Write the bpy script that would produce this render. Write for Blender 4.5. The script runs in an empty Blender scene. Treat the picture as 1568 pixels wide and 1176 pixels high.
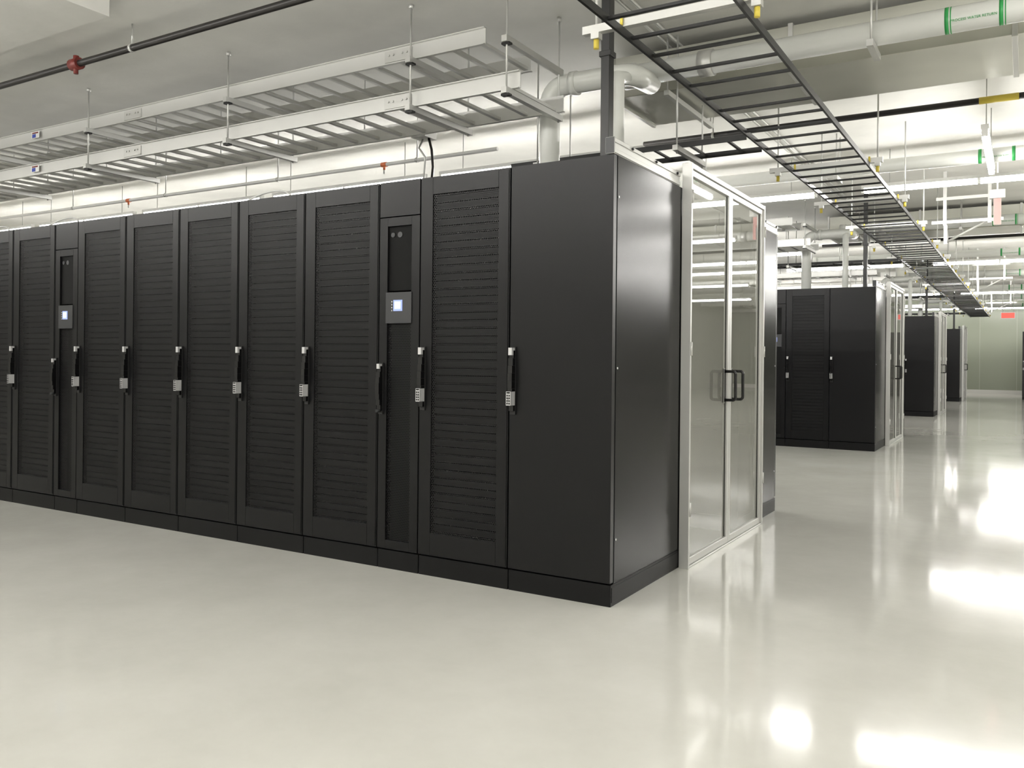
import bpy, bmesh, math, random
from mathutils import Vector, Matrix
random.seed(4)
S=bpy.context.scene
try:
    S.view_settings.view_transform='Standard'
    S.view_settings.look='None'
    S.view_settings.exposure=0.0
except Exception as e: print(e)

# ---------------------------------------------------------------- materials
def pmat(name,col,rough=.5,metal=0.,emis=None,estr=0.,noise=None,bump=None,coat=0.,spec=None):
    m=bpy.data.materials.new(name); m.use_nodes=True
    nt=m.node_tree; b=nt.nodes['Principled BSDF']
    b.inputs['Base Color'].default_value=(*col,1); b.inputs['Roughness'].default_value=rough
    b.inputs['Metallic'].default_value=metal
    if spec is not None: b.inputs['Specular IOR Level'].default_value=spec
    if coat: b.inputs['Coat Weight'].default_value=coat; b.inputs['Coat Roughness'].default_value=.08
    if emis: b.inputs['Emission Color'].default_value=(*emis,1); b.inputs['Emission Strength'].default_value=estr
    tc=nt.nodes.new('ShaderNodeTexCoord')
    if noise:
        sc,amt,det=noise
        n=nt.nodes.new('ShaderNodeTexNoise'); n.inputs['Scale'].default_value=sc; n.inputs['Detail'].default_value=det
        nt.links.new(tc.outputs['Object'],n.inputs['Vector'])
        r=nt.nodes.new('ShaderNodeValToRGB')
        r.color_ramp.elements[0].position=.3; r.color_ramp.elements[1].position=.7
        r.color_ramp.elements[0].color=(*[c*(1-amt) for c in col],1)
        r.color_ramp.elements[1].color=(*[min(1,c*(1+amt)) for c in col],1)
        nt.links.new(n.outputs['Fac'],r.inputs['Fac']); nt.links.new(r.outputs['Color'],b.inputs['Base Color'])
    if bump:
        sc,st=bump
        n=nt.nodes.new('ShaderNodeTexNoise'); n.inputs['Scale'].default_value=sc; n.inputs['Detail'].default_value=2
        nt.links.new(tc.outputs['Object'],n.inputs['Vector'])
        bp=nt.nodes.new('ShaderNodeBump'); bp.inputs['Strength'].default_value=st; bp.inputs['Distance'].default_value=.01
        nt.links.new(n.outputs['Fac'],bp.inputs['Height']); nt.links.new(bp.outputs['Normal'],b.inputs['Normal'])
    return m

M={}
M['black']=pmat('rack_powder_coat',(.0062,.0062,.0067),.32,0,spec=.24)
M['side']=pmat('rack_side_cover',(.0065,.0065,.0066),.20,0,spec=.12,bump=(2.5,.03))
M['plinth']=pmat('rack_plinth',(.005,.005,.0053),.45,spec=.2)
M['panel']=pmat('blanking_panel',(.0075,.0075,.008),.5,spec=.25)
M['deep']=pmat('rack_interior',(.002,.002,.002),.7,spec=.2)
M['handle']=pmat('handle_plastic',(.003,.003,.0035),.25)
M['alu']=pmat('anodised_aluminium',(.60,.60,.58),.38,.5)
M['galv']=pmat('galvanised_steel',(.58,.58,.56),.38,.5)
M['traym']=pmat('tray_aluminium',(.64,.64,.62),.36,.4)
M['duct']=pmat('duct_sheet_metal',(.58,.58,.52),.28,.6,noise=(1.3,.12,2),bump=(3,.25))
M['white']=pmat('white_pvc',(.76,.77,.73),.28)
M['wpaint']=pmat('white_paint',(.75,.75,.73),.45)
M['blkpipe']=pmat('black_steel_pipe',(.016,.014,.013),.4)
M['ladder']=pmat('black_ladder_coat',(.006,.006,.006),.4)
M['yellow']=pmat('yellow_cap',(.70,.56,.08),.4)
M['red']=pmat('red_valve',(.16,.025,.02),.45)
M['orange']=pmat('orange_cap',(.75,.20,.08),.45)
M['green']=pmat('green_label',(.02,.26,.06),.45)
M['blue']=pmat('blue_label',(.03,.06,.36),.45)
M['silver']=pmat('keypad_silver',(.55,.55,.55),.35,.2)
M['pink']=pmat('pink_banner',(.56,.27,.25),.6)
M['grey']=pmat('grey_bezel',(.022,.023,.025),.4)
M['lcd']=pmat('lcd_blue',(.2,.25,.5),.3,emis=(.40,.50,1),estr=.6)
M['lcdw']=pmat('lcd_white',(.3,.4,.5),.3,emis=(.85,.93,1),estr=.9)
M['tube']=pmat('fluorescent_tube',(1,1,1),.5,emis=(1,.98,.94),estr=62)
M['exit']=pmat('exit_sign_red',(.7,.1,.08),.4,emis=(1,.12,.08),estr=.6)
M['gasket']=pmat('gasket',(.004,.004,.004),.6)

def perf_mat():
    m=bpy.data.materials.new('perforated_steel'); m.use_nodes=True
    nt=m.node_tree; N=nt.nodes; L=nt.links
    b=N['Principled BSDF']; out=N['Material Output']
    b.inputs['Base Color'].default_value=(.0080,.0080,.0086,1); b.inputs['Roughness'].default_value=.38
    b.inputs['Specular IOR Level'].default_value=.3
    tc=N.new('ShaderNodeTexCoord'); sep=N.new('ShaderNodeSeparateXYZ'); L.new(tc.outputs['Object'],sep.inputs[0])
    def math_(op,a,b_=None):
        n=N.new('ShaderNodeMath'); n.operation=op
        for i,v in enumerate((a,b_)):
            if v is None: continue
            if isinstance(v,(int,float)): n.inputs[i].default_value=v
            else: L.new(v,n.inputs[i])
        return n.outputs[0]
    P=.0115
    def lattice(ox,oz):
        x=math_('ADD',math_('DIVIDE',sep.outputs['X'],P),100+ox); z=math_('ADD',math_('DIVIDE',sep.outputs['Z'],P*1.732),100+oz)
        fx=math_('SUBTRACT',math_('FRACT',x),.5); fz=math_('MULTIPLY',math_('SUBTRACT',math_('FRACT',z),.5),1.732)
        return math_('SQRT',math_('ADD',math_('MULTIPLY',fx,fx),math_('MULTIPLY',fz,fz)))
    d=math_('MINIMUM',lattice(0,0),lattice(.5,.5))
    hole=math_('LESS_THAN',d,.36)
    tr=N.new('ShaderNodeBsdfTransparent'); mx=N.new('ShaderNodeMixShader')
    L.new(hole,mx.inputs[0]); L.new(b.outputs[0],mx.inputs[1]); L.new(tr.outputs[0],mx.inputs[2]); L.new(mx.outputs[0],out.inputs[0])
    return m
M['perf']=perf_mat()

def glass_mat():
    m=bpy.data.materials.new('containment_glass'); m.use_nodes=True
    nt=m.node_tree; N=nt.nodes; L=nt.links; b=N['Principled BSDF']; out=N['Material Output']
    b.inputs['Base Color'].default_value=(.52,.52,.46,1); b.inputs['Roughness'].default_value=.02
    b.inputs['Specular IOR Level'].default_value=1.0
    gl=N.new('ShaderNodeBsdfGlossy'); gl.inputs['Roughness'].default_value=.01
    fr=N.new('ShaderNodeFresnel'); fr.inputs['IOR'].default_value=1.75
    tr=N.new('ShaderNodeBsdfTransparent'); tr.inputs[0].default_value=(.93,.95,.92,1)
    mx=N.new('ShaderNodeMixShader'); mx.inputs[0].default_value=.48
    L.new(tr.outputs[0],mx.inputs[1]); L.new(b.outputs[0],mx.inputs[2])
    m2=N.new('ShaderNodeMixShader'); L.new(fr.outputs[0],m2.inputs[0]); L.new(mx.outputs[0],m2.inputs[1]); L.new(gl.outputs[0],m2.inputs[2])
    L.new(m2.outputs[0],out.inputs[0])
    return m
M['glass']=glass_mat()

def floor_mat():
    m=bpy.data.materials.new('epoxy_floor'); m.use_nodes=True
    nt=m.node_tree; N=nt.nodes; L=nt.links; b=N['Principled BSDF']
    tc=N.new('ShaderNodeTexCoord')
    n1=N.new('ShaderNodeTexNoise'); n1.inputs['Scale'].default_value=.7; n1.inputs['Detail'].default_value=6; n1.inputs['Roughness'].default_value=.68
    L.new(tc.outputs['Object'],n1.inputs['Vector'])
    r=N.new('ShaderNodeValToRGB'); r.color_ramp.elements[0].position=.3; r.color_ramp.elements[1].position=.7
    r.color_ramp.elements[0].color=(.545,.54,.495,1); r.color_ramp.elements[1].color=(.655,.65,.605,1)
    L.new(n1.outputs['Fac'],r.inputs['Fac']); L.new(r.outputs['Color'],b.inputs['Base Color'])
    rr=N.new('ShaderNodeMapRange'); rr.inputs['To Min'].default_value=.05; rr.inputs['To Max'].default_value=.14
    L.new(n1.outputs['Fac'],rr.inputs['Value']); L.new(rr.outputs[0],b.inputs['Roughness'])
    n3=N.new('ShaderNodeTexNoise'); n3.inputs['Scale'].default_value=1.6; n3.inputs['Detail'].default_value=1
    L.new(tc.outputs['Object'],n3.inputs['Vector'])
    bp=N.new('ShaderNodeBump'); bp.inputs['Strength'].default_value=.05; bp.inputs['Distance'].default_value=.01
    L.new(n3.outputs['Fac'],bp.inputs['Height']); L.new(bp.outputs['Normal'],b.inputs['Normal'])
    b.inputs['Specular IOR Level'].default_value=.6
    return m
M['floor']=floor_mat()
M['ceil']=pmat('concrete_ceiling',(.73,.725,.69),.8,noise=(.9,.13,5),bump=(12,.2))
M['wall']=pmat('painted_wall',(.80,.79,.75),.7)
M['bwall']=pmat('translucent_panel_wall',(.31,.335,.26),.3)
M['btrim']=pmat('partition_mullion',(.40,.42,.35),.4)

# ---------------------------------------------------------------- mesh builder
class MB:
    def __init__(s): s.v=[]; s.f=[]; s.m=[]; s.sm=[]; s.mats=[]
    def mi(s,k):
        if k not in s.mats: s.mats.append(k)
        return s.mats.index(k)
    def box(s,x0,x1,y0,y1,z0,z1,k):
        i=len(s.v); m=s.mi(k)
        s.v+=[(x0,y0,z0),(x1,y0,z0),(x1,y1,z0),(x0,y1,z0),(x0,y0,z1),(x1,y0,z1),(x1,y1,z1),(x0,y1,z1)]
        for q in ((0,3,2,1),(4,5,6,7),(0,1,5,4),(1,2,6,5),(2,3,7,6),(3,0,4,7)):
            s.f.append(tuple(i+a for a in q)); s.m.append(m); s.sm.append(False)
    def quad(s,pts,k):
        i=len(s.v); s.v+=pts; s.f.append(tuple(range(i,i+len(pts)))); s.m.append(s.mi(k)); s.sm.append(False)
    def tube(s,pts,r,k,seg=12,caps=True):
        m=s.mi(k); P=[Vector(p) for p in pts]; rings=[]
        nrm=None
        for j,p in enumerate(P):
            if j==0: t=(P[1]-P[0])
            elif j==len(P)-1: t=(P[-1]-P[-2])
            else: t=(P[j+1]-P[j]).normalized()+(P[j]-P[j-1]).normalized()
            t.normalize()
            if nrm is None:
                nrm=t.cross(Vector((0,0,1)))
                if nrm.length<.01: nrm=Vector((1,0,0))
            nrm=(nrm-t*nrm.dot(t)).normalized(); bn=t.cross(nrm)
            i=len(s.v); rings.append(i)
            for a in range(seg):
                an=2*math.pi*a/seg; s.v.append(tuple(p+(nrm*math.cos(an)+bn*math.sin(an))*r))
        for a,b in zip(rings[:-1],rings[1:]):
            for q in range(seg):
                s.f.append((a+q,a+(q+1)%seg,b+(q+1)%seg,b+q)); s.m.append(m); s.sm.append(True)
        if caps:
            s.f.append(tuple(rings[0]+q for q in reversed(range(seg)))); s.m.append(m); s.sm.append(False)
            s.f.append(tuple(rings[-1]+q for q in range(seg))); s.m.append(m); s.sm.append(False)
    def mesh(s,name,bevel=0):
        me=bpy.data.meshes.new(name); me.from_pydata(s.v,[],s.f)
        for k in s.mats: me.materials.append(M[k])
        for p,m,sm in zip(me.polygons,s.m,s.sm): p.material_index=m; p.use_smooth=sm
        bm=bmesh.new(); bm.from_mesh(me)
        if bevel:
            ed=[e for e in bm.edges if len(e.link_faces)==2 and not e.link_faces[0].smooth and not e.link_faces[1].smooth
                and e.calc_length()>bevel*3]
            bmesh.ops.bevel(bm,geom=ed,offset=bevel,segments=1,affect='EDGES',profile=.5,clamp_overlap=True)
        bmesh.ops.recalc_face_normals(bm,faces=bm.faces)
        bm.to_mesh(me); bm.free(); me.update()
        return me
def put(name,me,loc=(0,0,0),rz=0,parent=None):
    o=bpy.data.objects.new(name,me); S.collection.objects.link(o); o.location=loc; o.rotation_euler=(0,0,rz)
    if parent: o.parent=parent
    return o
def arc(c,a,b,r,n=6):
    c=Vector(c);a=Vector(a);b=Vector(b); o=c+a*r+b*r; out=[]
    for i in range(n+1):
        t=i/n*math.pi/2
        out.append(tuple(o-b*r*math.cos(t)-a*r*math.sin(t)))
    return out

H=2.258; CEIL=3.67; PER=8.61

# ---------------------------------------------------------------- rack meshes (front faces -Y)
def handle(b,x,zt=1.295,zb=.935,keypad=True):
    b.box(x-.017,x+.017,-.010,.001,zb,zt,'gasket')
    n=8
    for i in range(n):
        t0=i/n;t1=(i+1)/n
        z0=zb+.02+(zt-zb-.04)*t0; z1=zb+.02+(zt-zb-.04)*t1
        f=math.sin(math.pi*(t0+t1)/2)
        b.box(x-.014,x+.014,-.022-.022*f,-.008,z0,z1+.001,'handle')
    if keypad:
        b.box(x-.012,x+.012,-.040,-.010,zt-.045,zt-.004,'silver')
        b.box(x-.015,x+.015,-.054,-.010,zb+.050,zb+.125,'silver')
        for r in range(4):
            for c in range(2):
                b.box(x-.010+c*.012,x-.002+c*.012,-.0565,-.054,zb+.056+r*.014,zb+.066+r*.014,'handle')
        b.box(x-.011,x+.011,-.056,-.054,zb+.114,zb+.122,'handle')
    else:
        b.box(x-.010,x+.010,-.036,-.010,zt-.035,zt-.006,'silver')
        b.tube([(x,-.010,zb+.02),(x,-.046,zb+.02)],.009,'grey',10)

def shell(b,w):
    h=w/2
    b.box(-h+.002,h-.002,.010,1.065,0,.108,'plinth')
    b.box(-h,-h+.016,.042,1.07,.110,H,'black')
    b.box(h-.016,h,.042,1.07,.110,H,'black')
    b.box(-h+.0165,h-.0165,.042,1.07,H-.016,H,'black')
    b.box(-h+.0165,h-.0165,.042,1.07,.110,.130,'black')
    b.box(-h+.0165,h-.0165,1.05,1.07,.1305,H-.0165,'black')

def rack_mesh():
    b=MB(); w=.598; h=w/2; shell(b,w)
    z=.16
    while z<H-.10:
        b.box(-.245,.245,.045,.10,z,z+.034,'panel'); z+=.04445
    b.box(-h+.017,-.246,.08,.10,.14,H-.03,'deep'); b.box(.246,h-.017,.08,.10,.14,H-.03,'deep')
    b.box(-h+.017,h-.017,.11,.12,.14,H-.03,'deep')
    x0,x1=-h+.003,h-.003; z0,z1=.118,H-.006; pl,pr,pt,pb=.082,.072,.098,.125
    b.box(x0,x0+pl,0,.036,z0,z1,'black'); b.box(x1-pr,x1,0,.036,z0,z1,'black')
    b.box(x0+pl+.0005,x1-pr-.0005,0,.036,z1-pt,z1,'black'); b.box(x0+pl+.0005,x1-pr-.0005,0,.036,z0,z0+pb,'black')
    a0,a1,c0,c1=x0+pl,x1-pr,z0+pb,z1-pt
    b.quad([(a0,.006,c0),(a1,.006,c0),(a1,.006,c1),(a0,.006,c1)],'perf')
    b.box(x1-.012,x1-.006,-.004,0,z0+.01,z1-.01,'black')
    handle(b,x0+.028)
    return b.mesh('server_rack_mesh',.0026)
def end_mesh():
    b=MB(); w=.598; h=w/2
    b.box(-h+.002,h-.002,.010,1.065,0,.108,'plinth')
    b.box(-h,h-.003,.042,1.07,.110,H,'black')
    b.box(-h+.003,h-.002,0,.038,.118,H-.004,'black')
    b.box(h-.0028,h,.045,1.068,.112,H-.003,'side')
    for z in (.33,1.19,2.05): b.tube([(h-.001,.06,z),(h+.003,.06,z)],.006,'silver',8)
    b.box(h-.004,h+.001,.02,1.06,.02,.095,'plinth')
    handle(b,-h+.028)
    return b.mesh('end_cabinet_mesh',.0026)
def cool_mesh():
    b=MB(); w=.298; h=w/2; shell(b,w)
    b.box(-h+.017,h-.017,.10,.11,.14,H-.03,'deep')
    zt=2.045
    b.box(-h+.003,h-.003,0,.038,zt+.006,H-.005,'black')
    z0=.118; x0,x1=-h+.003,h-.003; p=.058
    b.box(x0,x0+p,0,.036,z0,zt,'black'); b.box(x1-p,x1,0,.036,z0,zt,'black')
    b.box(x0+p+.0005,x1-p-.0005,0,.036,zt-.05,zt,'black'); b.box(x0+p+.0005,x1-p-.0005,0,.036,z0,z0+.05,'black')
    a0,a1=x0+p,x1-p
    b.box(a0,a1,.016,.03,1.62,zt-.05,'deep')
    b.tube([(a0+.030,.016,zt-.10),(a0+.030,.010,zt-.10)],.014,'grey',16); b.tube([(a0+.080,.016,zt-.10),(a0+.080,.013,zt-.10)],.017,'grey',16)
    b.box(a0-.006,a1+.006,-.006,.02,1.43,1.61,'grey')
    b.box(-.036,.030,-.0085,-.006,1.50,1.565,'lcd'); b.box(-.026,.020,-.0095,-.0085,1.512,1.556,'lcdw')
    for i in range(4): b.box(-.05+.0,-.043,-.009,-.006,1.50+i*.017,1.508+i*.017,'silver')
    b.quad([(a0,.014,z0+.05),(a1,.014,z0+.05),(a1,.014,1.43),(a0,.014,1.43)],'perf')
    handle(b,x0+.022,1.20,.90,False)
    return b.mesh('cooling_unit_mesh',.0026)
RM,EM,CM=rack_mesh(),end_mesh(),cool_mesh()
def mirrored(me):
    m2=me.copy(); m2.transform(Matrix.Scale(-1,4,Vector((1,0,0)))); m2.flip_normals(); m2.name='end_cabinet_mirrored_mesh'; return m2
EMB=mirrored(EM)
def row(y,length,back=False):
    s=0
    pattern=['E','R','C','R','R','R','R','R','C','R','R','C','R','R','R','C','R','R']
    for p in pattern:
        w=.3 if p=='C' else .6
        if s+w>length+.01: break
        xc=-(s+w/2)
        me={'E':EM,'R':RM,'C':CM}[p]; nm={'E':'end_cabinet','R':'server_rack','C':'row_cooling_unit'}[p]
        if back: put(nm,EMB if p=='E' else me,(xc,y+1.07,0),math.pi)
        else: put(nm,me,(xc,y,0))
        s+=w
    return s

# ---------------------------------------------------------------- containment door
D0,D1=.985,2.585; DTOP=2.40
def door_mesh():
    b=MB(); X0,X1=.006,.058; mid=(D0+D1)/2
    fw=.038
    for (a,c) in ((D0,mid-.003),(mid+.003,D1)):
        b.box(X0+.01,X1-.01,a,a+fw,.012,DTOP-.034,'alu'); b.box(X0+.01,X1-.01,c-fw,c,.012,DTOP-.034,'alu')
        b.box(X0+.01,X1-.01,a+fw,c-fw,.012,.055,'alu'); b.box(X0+.01,X1-.01,a+fw,c-fw,DTOP-.07,DTOP-.034,'alu')
        b.quad([(.033,a+fw,.05),(.033,c-fw,.05),(.033,c-fw,DTOP-.065),(.033,a+fw,DTOP-.065)],'glass')
        b.box(.026,.040,a+fw,a+fw+.005,.055,DTOP-.07,'gasket'); b.box(.026,.040,c-fw-.005,c-fw,.055,DTOP-.07,'gasket')
    b.box(X0-.003,X1+.004,D0-.024,D0-.002,0,DTOP,'alu'); b.box(X0-.003,X1+.004,D1+.002,D1+.024,0,DTOP,'alu')
    b.box(X0-.003,X1+.002,D0-.002,D1+.002,DTOP-.031,DTOP-.002,'alu')
    b.box(X0+.005,X1,D0,D1,0,.010,'alu')
    for z in (.35,1.3,2.2):
        b.tube([(X1+.006,D0-.012,z-.04),(X1+.006,D0-.012,z+.04)],.008,'alu',8)
        b.tube([(X1+.006,D1+.012,z-.04),(X1+.006,D1+.012,z+.04)],.008,'alu',8)
    for y in (mid-.085,mid+.085):
        z0,z1=.97,1.16
        pts=[(.036,y,z1)]+arc((.115,y,z1),(-1,0,0),(0,0,-1),.018,4)+arc((.115,y,z0),(0,0,1),(-1,0,0),.018,4)+[(.036,y,z0)]
        b.tube(pts,.010,'handle',10)
        b.box(.036,.042,y-.012,y+.012,z0-.02,z1+.02,'handle')
    return b.mesh('containment_door_mesh',.0015)
DM=door_mesh()
def rail_mesh(ylen):
    b=MB()
    b.box(-.045,-.004,.004,ylen,H+.002,H+.082,'galv')
    b.box(-.004,.002,.004,ylen,H+.006,H+.026,'galv'); b.box(-.004,.002,.004,ylen,H+.058,H+.078,'galv')
    b.box(-.047,.003,-.002,.004,H+.001,H+.083,'grey')
    for y in (.22,.55,.88):
        if y<ylen: b.tube([(.002,y,H+.066),(.010,y,H+.066)],.008,'gasket',8)
    return b.mesh('header_rail_mesh',.0015)
RLM=rail_mesh(.94); RLM2=rail_mesh(.62)

for k in range(4):
    y=k*PER
    row(y,9.0 if k==0 else 6.3)
    row(y+2.18,9.0 if k==0 else 6.3,True)
    put('containment_door',DM,(0,y,0))
    put('roof_rail',RLM,(-.002,y,0)); put('roof_rail',RLM2,(-.002,y+2.625,0))
for i in range(4): put('server_rack',RM,(1.95+.6*i,29.0,0))

# ---------------------------------------------------------------- cable trays along X
def tray_mesh(xl=-15.5,xr=-1.05,rods=(-1.12,-1.90,-3.75,-5.63,-7.5,-9.35,-11.2,-13.05,-14.9)):
    b=MB(); w=.60
    for zt,xr_ in ((3.09,-1.05),(3.42,-1.32)):
        z0=zt-.115
        for y,d in ((0,1),(w,-1)):
            ya,yb=sorted((y,y+d*.006)); b.box(xl,xr_,ya,yb,z0,zt,'traym')
            ya,yb=sorted((y,y-d*.022))
            b.box(xl,xr_,ya,yb,zt-.006,zt,'traym'); b.box(xl,xr_,ya,yb,z0,z0+.006,'traym')
        x=xl+.1
        while x<xr_-.03:
            b.box(x,x+.032,.006,w-.006,z0+.008,z0+.030,'traym'); x+=.23
        for x in (-2.05,-5.05,-8.1,-11.1):
            b.box(x-.12,x+.12,-.009,-.001,z0+.018,zt-.018,'galv')
            for q in (-.08,-.04,.04,.08):
                b.tube([(x+q,-.009,zt-.05),(x+q,-.018,zt-.05)],.008,'galv',6)
        for x in rods:
            b.box(x-.02,x+.02,-.09,w+.09,z0-.042,z0-.001,'galv')
            b.box(x-.03,x+.03,-.075,-.035,z0-.055,z0-.042,'ladder')
        b.box(-6.62,-6.48,-.0245,-.0225,z0+.03,zt-.02,'wpaint')
        b.box(-6.60,-6.54,-.026,-.0245,z0+.036,z0+.070,'blue'); b.box(-6.60,-6.50,-.026,-.0245,z0+.074,z0+.088,'red')
    for x in rods:
        for y in (-.055,w+.055): b.tube([(x,y,2.92),(x,y,CEIL-.002)],.007,'galv',6)
        for y in (-.055,w+.055): b.tube([(x,y,CEIL-.03),(x,y,CEIL-.001)],.018,'galv',8)
    return b.mesh('cable_tray_mesh',0)
TM=tray_mesh()
for k in range(4): put('cable_tray',TM,(0,.84+k*PER,0))

# ---------------------------------------------------------------- black ladder rack along the aisle
def ladder_y(x0,x1,ya,yb,z,sups):
    b=MB()
    for x in (x0,x1): b.box(x-.007,x+.007,ya,yb,z-.020,z+.020,'ladder')
    y=ya+.1
    while y<yb: b.box(x0+.007,x1-.007,y,y+.022,z-.008,z+.006,'ladder'); y+=.29
    for y in sups:
        b.box(x0-.22,x1+.10,y-.02,y+.02,z+.022,z+.062,'galv')
        for x in (x0-.15,x1+.06):
            b.tube([(x,y,z-.03),(x,y,CEIL-.002)],.007,'galv',8)
            b.tube([(x,y,z-.055),(x,y,z-.01)],.014,'yellow',10)
            b.box(x-.022,x+.022,y-.022,y+.022,z-.008,z+.022,'galv')
        for x in (x0,x1): b.tube([(x,y-.03,z+.026),(x,y-.03,z+.07)],.008,'yellow',8)
    return b.mesh('cable_ladder_mesh',0)
put('cable_ladder',ladder_y(.03,.63,-2.6,31.0,2.86,[-1.81]+[.03+1.84*i for i in range(0,17) if i!=1]))
def ladder_x(y0,y1,xa,xb,z):
    b=MB()
    for y in (y0,y1): b.box(xa,xb,y-.007,y+.007,z-.020,z+.020,'ladder')
    x=xa+.1
    while x<xb: b.box(x,x+.022,y0+.007,y1-.007,z-.008,z+.006,'ladder'); x+=.29
    x=xa+.3
    while x<xb:
        b.box(x-.02,x+.02,y0-.12,y1+.12,z-.062,z-.022,'galv')
        for y in (y0-.08,y1+.08): b.tube([(x,y,z-.08),(x,y,CEIL-.002)],.007,'galv',8)
        x+=1.2
    return b.mesh('branch_ladder_mesh',0)
BL=ladder_x(2.30,2.72,-2.0,0.0,2.86)
for k in range(4): put('branch_cable_ladder',BL,(0,k*PER,0))

# ---------------------------------------------------------------- pipes, ducts per bay
def pipes_mesh():
    b=MB(); r=.078; Y=2.0; Z=3.34
    b.tube([(-.80,Y,Z),(9,Y,Z)],r,'white',20)
    b.tube([(-.83,Y,Z),(-.74,Y,Z)],r+.014,'white',20)
    for x in (-.25,2.4,5.2): b.tube([(x,Y,Z),(x+.10,Y,Z)],r+.014,'galv',20)
    Yb=1.66; Xb=-1.28
    pts=[(Xb,Yb,1.9)]+arc((Xb,Yb,3.24),(0,0,-1),(1,0,0),.13,7)+arc((-.62,Yb,3.24),(-1,0,0),(0,1,0),.10,6)+[(-.62,Y,3.26)]
    b.tube(pts,.076,'white',20)
    b.tube([(Xb,Yb,3.02),(Xb,Yb,3.07)],.086,'white',20)
    b.tube([(-1.10,Yb,3.24),(-1.05,Yb,3.24)],.086,'white',20)
    b.tube([(-.66,1.5,2.0),(-.66,1.5,3.18),(-.66,1.7,3.22)],.045,'white',16)
    for x in (.9,3.9,6.9):
        for y in (Y-.11,Y+.11): b.tube([(x,y,Z-.13),(x,y,CEIL-.002)],.007,'galv',8)
        b.box(x-.02,x+.02,Y-.16,Y+.16,Z-.125,Z-.084,'galv')
    for x in (1.31,1.60): b.tube([(x,Y,Z),(x+.022,Y,Z)],r+.002,'green',20)
    for x in (1.31,1.60): b.tube([(x+.03,Y,Z),(x+.036,Y,Z)],r+.002,'green',20)
    return b.mesh('water_pipe_mesh',0)
PM=pipes_mesh()
def pipe2_mesh():
    b=MB(); r=.07; Y=5.8; Z=3.29
    b.tube([(-2.0,Y,Z),(9,Y,Z)],r,'white',20); b.tube([(-2.03,Y,Z),(-1.95,Y,Z)],r+.012,'white',20)
    for x in (-1.5,0,3,6):
        for y in (Y-.10,Y+.10): b.tube([(x,y,Z-.12),(x,y,CEIL-.002)],.007,'galv',8)
        b.box(x-.02,x+.02,Y-.15,Y+.15,Z-.118,Z-.075,'galv')
    for x in (1.33,1.62): b.tube([(x,Y,Z),(x+.03,Y,Z)],r+.002,'green',20)
    return b.mesh('water_pipe_return_mesh',0)
P2=pipe2_mesh()
def duct_mesh():
    b=MB()
    x=-1.05
    while x<9:
        b.box(x,min(x+1.35,9),2.30,3.17,3.29,3.61,'duct')
        b.box(x+1.34,x+1.375,2.285,3.185,3.275,3.625,'galv')
        x+=1.37
    b.box(-1.08,-1.05,2.285,3.185,3.275,3.625,'galv')
    for x in (-.6,2.1,4.8,7.4):
        b.box(x,x+.04,2.20,3.27,3.225,3.265,'galv')
        for y in (2.22,3.25): b.tube([(x+.02,y,3.22),(x+.02,y,CEIL-.002)],.007,'galv',8)
    return b.mesh('air_duct_mesh',.002)
DU=duct_mesh()
def bp(Y,Z,x0,x1,r=.028,col='blkpipe',hang=2.6,coup=(),ccol='red',drop=()):
    b=MB(); b.tube([(x0,Y,Z),(x1,Y,Z)],r,col,14)
    x=x0+.7
    while x<x1:
        b.tube([(x,Y,Z+r),(x,Y,CEIL-.002)],.006,'galv',8); b.tube([(x-.012,Y,Z),(x+.012,Y,Z)],r+.006,'galv',14); x+=hang
    for c in coup:
        if ccol=='yellow':
            b.tube([(c-.14,Y,Z),(c+.14,Y,Z)],r+.002,'yellow',14); continue
        b.tube([(c-.05,Y,Z),(c+.05,Y,Z)],r+.02,ccol,14); b.tube([(c,Y,Z-.075),(c,Y,Z+.02)],.018,ccol,10)
        b.tube([(c,Y,Z+.02),(c,Y,Z+.065)],.022,ccol,10)
    for c in drop:
        b.tube([(c,Y,Z-.05),(c,Y,Z)],.012,'orange',10); b.tube([(c-.03,Y,Z),(c+.03,Y,Z)],r+.006,'orange',12)
        b.tube([(c,Y,Z-.09),(c,Y,Z-.05)],.008,'wpaint',8)
    return b.mesh('pipe_mesh',0)
put('sprinkler_pipe',bp(.03,3.49,-15,6,.026,coup=(-4.6,-10)))
put('sprinkler_pipe',bp(4.0,3.36,-1.5,9,.026,ccol='yellow',coup=(1.55,)))
put('sprinkler_pipe',bp(12.6,3.36,-1.5,9,.026))
CO=bp(1.80,3.14,-15,-1.45,.016,'blkpipe',1.85)
C2=bp(2.55,3.10,-15,-2.3,.018,'wpaint',1.85,drop=(-3.6,-7.6,-11.6))
for k in range(4):
    y=k*PER
    put('chilled_water_pipe',PM,(0,y,0)); put('return_water_pipe',P2,(0,y,0))
    put('air_duct',DU,(0,y,0)); put('conduit',CO,(0,y,0)); put('fire_detection_pipe',C2,(0,y,0))

def drop_mesh():
    b=MB()
    b.box(-.215,-.165,.285,.345,H+.002,CEIL-.002,'ladder')
    b.box(-.235,-.145,.27,.36,H+.001,H+.02,'ladder')
    b.box(-.225,-.155,.28,.35,2.86,2.89,'ladder')
    return b.mesh('cable_drop_mesh',.002)
DPM=drop_mesh()
for k in range(4): put('cable_drop_duct',DPM,(0,k*PER,0))
b=MB()
b.box(-2.62,-2.48,1.72,1.88,3.05,3.12,'galv')
b.tube([(-2.50,1.80,3.05),(-2.47,1.80,2.95),(-2.44,1.78,2.8),(-2.40,1.70,2.6),(-2.37,1.5,2.40),(-2.36,1.2,2.285),(-2.36,.95,H+.014)],.011,'blkpipe',8)
b.tube([(-2.56,1.80,3.05),(-2.60,1.80,2.98),(-2.55,1.82,2.9),(-2.57,1.8,2.4),(-2.5,1.2,2.29),(-2.5,.95,H+.014)],.009,'galv',8)
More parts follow.
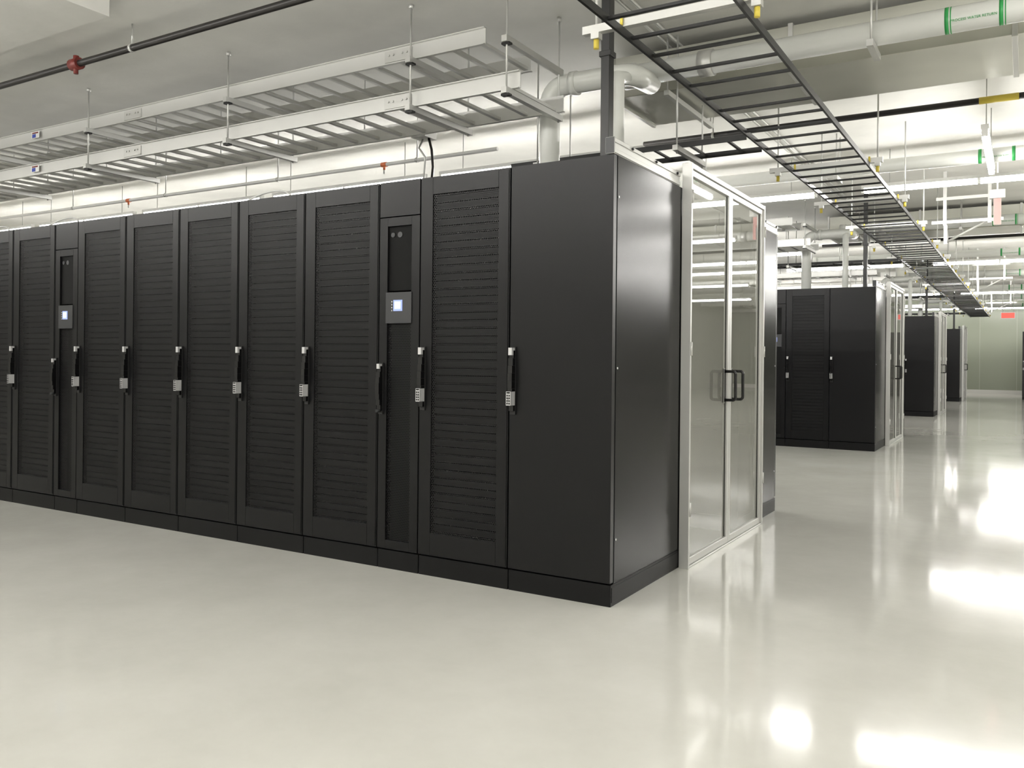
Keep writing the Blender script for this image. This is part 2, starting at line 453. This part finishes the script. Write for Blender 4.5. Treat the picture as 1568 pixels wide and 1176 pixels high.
put('junction_box',b.mesh('junction_box_mesh',0))
b=MB()
for x0 in (-3.4,-6.2,-7.4):
    pts=[(x0+.28*math.cos(t)*(1-.04*i/20),.85+.1*math.sin(t*1.0),H+.16+.13*math.sin(t)) for i in range(21) for t in (i/20*2*math.pi,)]
    b.tube(pts,.008,'wpaint',8)
    b.tube([(x0+.28,.85,H+.16),(x0+.5,.87,H+.03),(x0+.9,.9,H+.008),(x0+1.6,.9,H+.008)],.008,'wpaint',8)
put('roof_cable_bundle',b.mesh('roof_cable_mesh',0))
def frame_mesh():
    b=MB()
    for x in (.85,1.35): b.box(x-.02,x+.02,-.02,.02,2.98,CEIL-.001,'galv')
    b.box(.35+.35,1.50,-.022,.022,3.0,3.04,'galv'); b.box(.75,1.45,-.022,.022,3.30,3.34,'galv')
    b.tube([(.86,.0,2.76),(1.34,0,3.02)],.016,'galv',6)
    b.box(.84,.88,-.02,.02,2.74,2.98,'galv')
    return b.mesh('strut_frame_mesh',0)
FM=frame_mesh()
for y in (8.3,16.9,25.5): put('strut_support_frame',FM,(0,y,0))
b=MB()
for x in (-.62,-.54,2.6): b.tube([(x,-3,CEIL-.018),(x,31,CEIL-.018)],.013,'galv',8)
for i in range(18):
    y=-2.5+i*1.9
    b.box(-.67,-.49,y,y+.03,CEIL-.034,CEIL-.001,'galv'); b.box(2.56,2.64,y,y+.03,CEIL-.034,CEIL-.001,'galv')
put('electrical_conduit_run',b.mesh('electrical_conduit_mesh',0))

# ---------------------------------------------------------------- strip lights
def lamp_mesh(L=2.4,drop=.25):
    b=MB()
    b.box(-L/2,L/2,-.028,.028,.022,.06,'wpaint')
    for x in (-L/2,L/2-.03,-.015): b.box(x,x+.03,-.024,.024,-.034,.022,'wpaint')
    for x0,x1 in ((-L/2+.03,-.015),(.015,L/2-.03)): b.tube([(x0,0,-.012),(x1,0,-.012)],.026,'tube',6,False)
    for x in (-L/2+.3,L/2-.3): b.tube([(x,0,.06),(x,0,.06+drop)],.005,'galv',6)
    return b.mesh('strip_light_mesh',0)
LZ=3.22
LM=lamp_mesh(2.4,CEIL-LZ-.062)
def lampx(y,xs,z=LZ):
    for x in xs: put('strip_light',LM,(x,y,z))
lampx(-2.6,[-12.4,-9.8,-7.2,-4.6,-2.0,.6,3.2,5.8])  # unseen front aisle row; extra fixtures added to brighten floor and ceiling
lampx(-5.4,[-9.8,-7.2,-4.6,-2.0,.6,3.2,5.8])  # unseen fill lamps behind the camera, added to lift ceiling and foreground
lampx(3.75,[-13,-10.4,-7.8,-5.2,-2.6])
lampx(.9,[3.2,6.2])
for k in range(3): lampx(6.7+k*PER,[-12.5,-9.8,-7.1,-4.4,-1.6,1.3,4.2,7.2])
lampx(12.36,[-9,-6,-3]); lampx(20.9,[-6,-3])
lampx(10.0,[3.6,6.4]); lampx(13.4,[3.2,6.2])
lampx(18.6,[3.0,5.8]); lampx(32.0,[-1.6,1.3])
put('strip_light',lamp_mesh(1.7,CEIL-3.12-.062),(1.45,4.9,3.12),math.pi/2)

# ---------------------------------------------------------------- signs
b=MB()
b.tube([(1.45,7.66,3.27),(1.45,7.66,CEIL-.002)],.01,'wpaint',8)
b.box(1.37,1.53,7.62,7.70,3.17,3.27,'wpaint'); b.tube([(1.45,7.61,3.22),(1.45,7.62,3.22)],.03,'silver',12)
b.box(1.41,1.49,7.655,7.665,2.86,3.17,'pink')
put('hanging_alarm_strobe',b.mesh('alarm_mesh',.002))
b=MB()
b.box(1.15,1.50,22.88,22.93,2.42,2.60,'wpaint'); b.box(1.17,1.48,22.874,22.88,2.44,2.58,'exit')
for x in (1.2,1.45): b.tube([(x,22.905,2.60),(x,22.905,CEIL-.002)],.008,'galv',8)
put('exit_sign',b.mesh('exit_sign_mesh',0))
def text(parent,t,loc,size):
    c=bpy.data.curves.new('label_text','FONT'); c.body=t; c.size=size; c.align_x='CENTER'; c.align_y='CENTER'; c.extrude=.0006
    c.materials.append(M['green']); o=bpy.data.objects.new('label_text',c); S.collection.objects.link(o)
    o.location=loc; o.rotation_euler=(math.radians(112),0,0); o.parent=parent
for o in [o for o in S.objects if o.name.startswith('chilled_water_pipe')]:
    text(o,'PROCESS WATER RETURN',(1.467,2.0-.080*math.cos(math.radians(22)),3.34-.080*math.sin(math.radians(22))),.021)
for o in [o for o in S.objects if o.name.startswith('return_water_pipe')]:
    text(o,'PROCESS WATER SUPPLY',(1.49,5.8-.073*math.cos(math.radians(22)),3.29-.073*math.sin(math.radians(22))),.022)

# ---------------------------------------------------------------- room shell
XL,XR,YF,YB=-18,10,-9,33.8
def shellbox(name,a,k):
    b=MB(); b.box(*a,k); return put(name,b.mesh(name+'_mesh',0))
shellbox('floor',(XL,XR,YF,YB,-.1,0),'floor')
shellbox('ceiling',(XL,XR,YF,YB,CEIL,CEIL+.2),'ceil')
shellbox('wall_left',(XL-.1,XL,YF,YB,0,CEIL),'wall'); shellbox('wall_right',(XR,XR+.1,YF,YB,0,CEIL),'wall')
shellbox('wall_front',(XL,XR,YF-.1,YF,0,CEIL),'wall'); shellbox('wall_back',(XL,XR,YB,YB+.1,0,CEIL),'bwall')
shellbox('baseboard_back',(XL,XR,YB-.03,YB,0,.16),'wall')
b=MB()
for i in range(12): b.box(-6+i*1.24,-5.97+i*1.24,YB-.02,YB,.16,CEIL,'btrim')
put('trim_1',b.mesh('trim_mesh',0))
shellbox('ceiling_drop_panel',(-9.5,-3.6,-2.2,-.35,CEIL-.14,CEIL),'ceil')

w=bpy.data.worlds.new('World'); S.world=w; w.use_nodes=True
w.node_tree.nodes['Background'].inputs[0].default_value=(.8,.82,.85,1); w.node_tree.nodes['Background'].inputs[1].default_value=.3

# ---------------------------------------------------------------- camera
cd=bpy.data.cameras.new('camera'); cam=bpy.data.objects.new('camera',cd); S.collection.objects.link(cam)
cd.sensor_width=36; cd.lens=36*1300/1568; cd.shift_y=-41/1568; cd.clip_end=200; cd.clip_start=.05
R=Matrix.Rotation(math.radians(31.19),4,'Z')@Matrix.Rotation(math.pi/2,4,'X')@Matrix.Rotation(.0099,4,'Z')
cam.matrix_world=Matrix.Translation((1.754,-3.860,1.24))@R
S.camera=cam
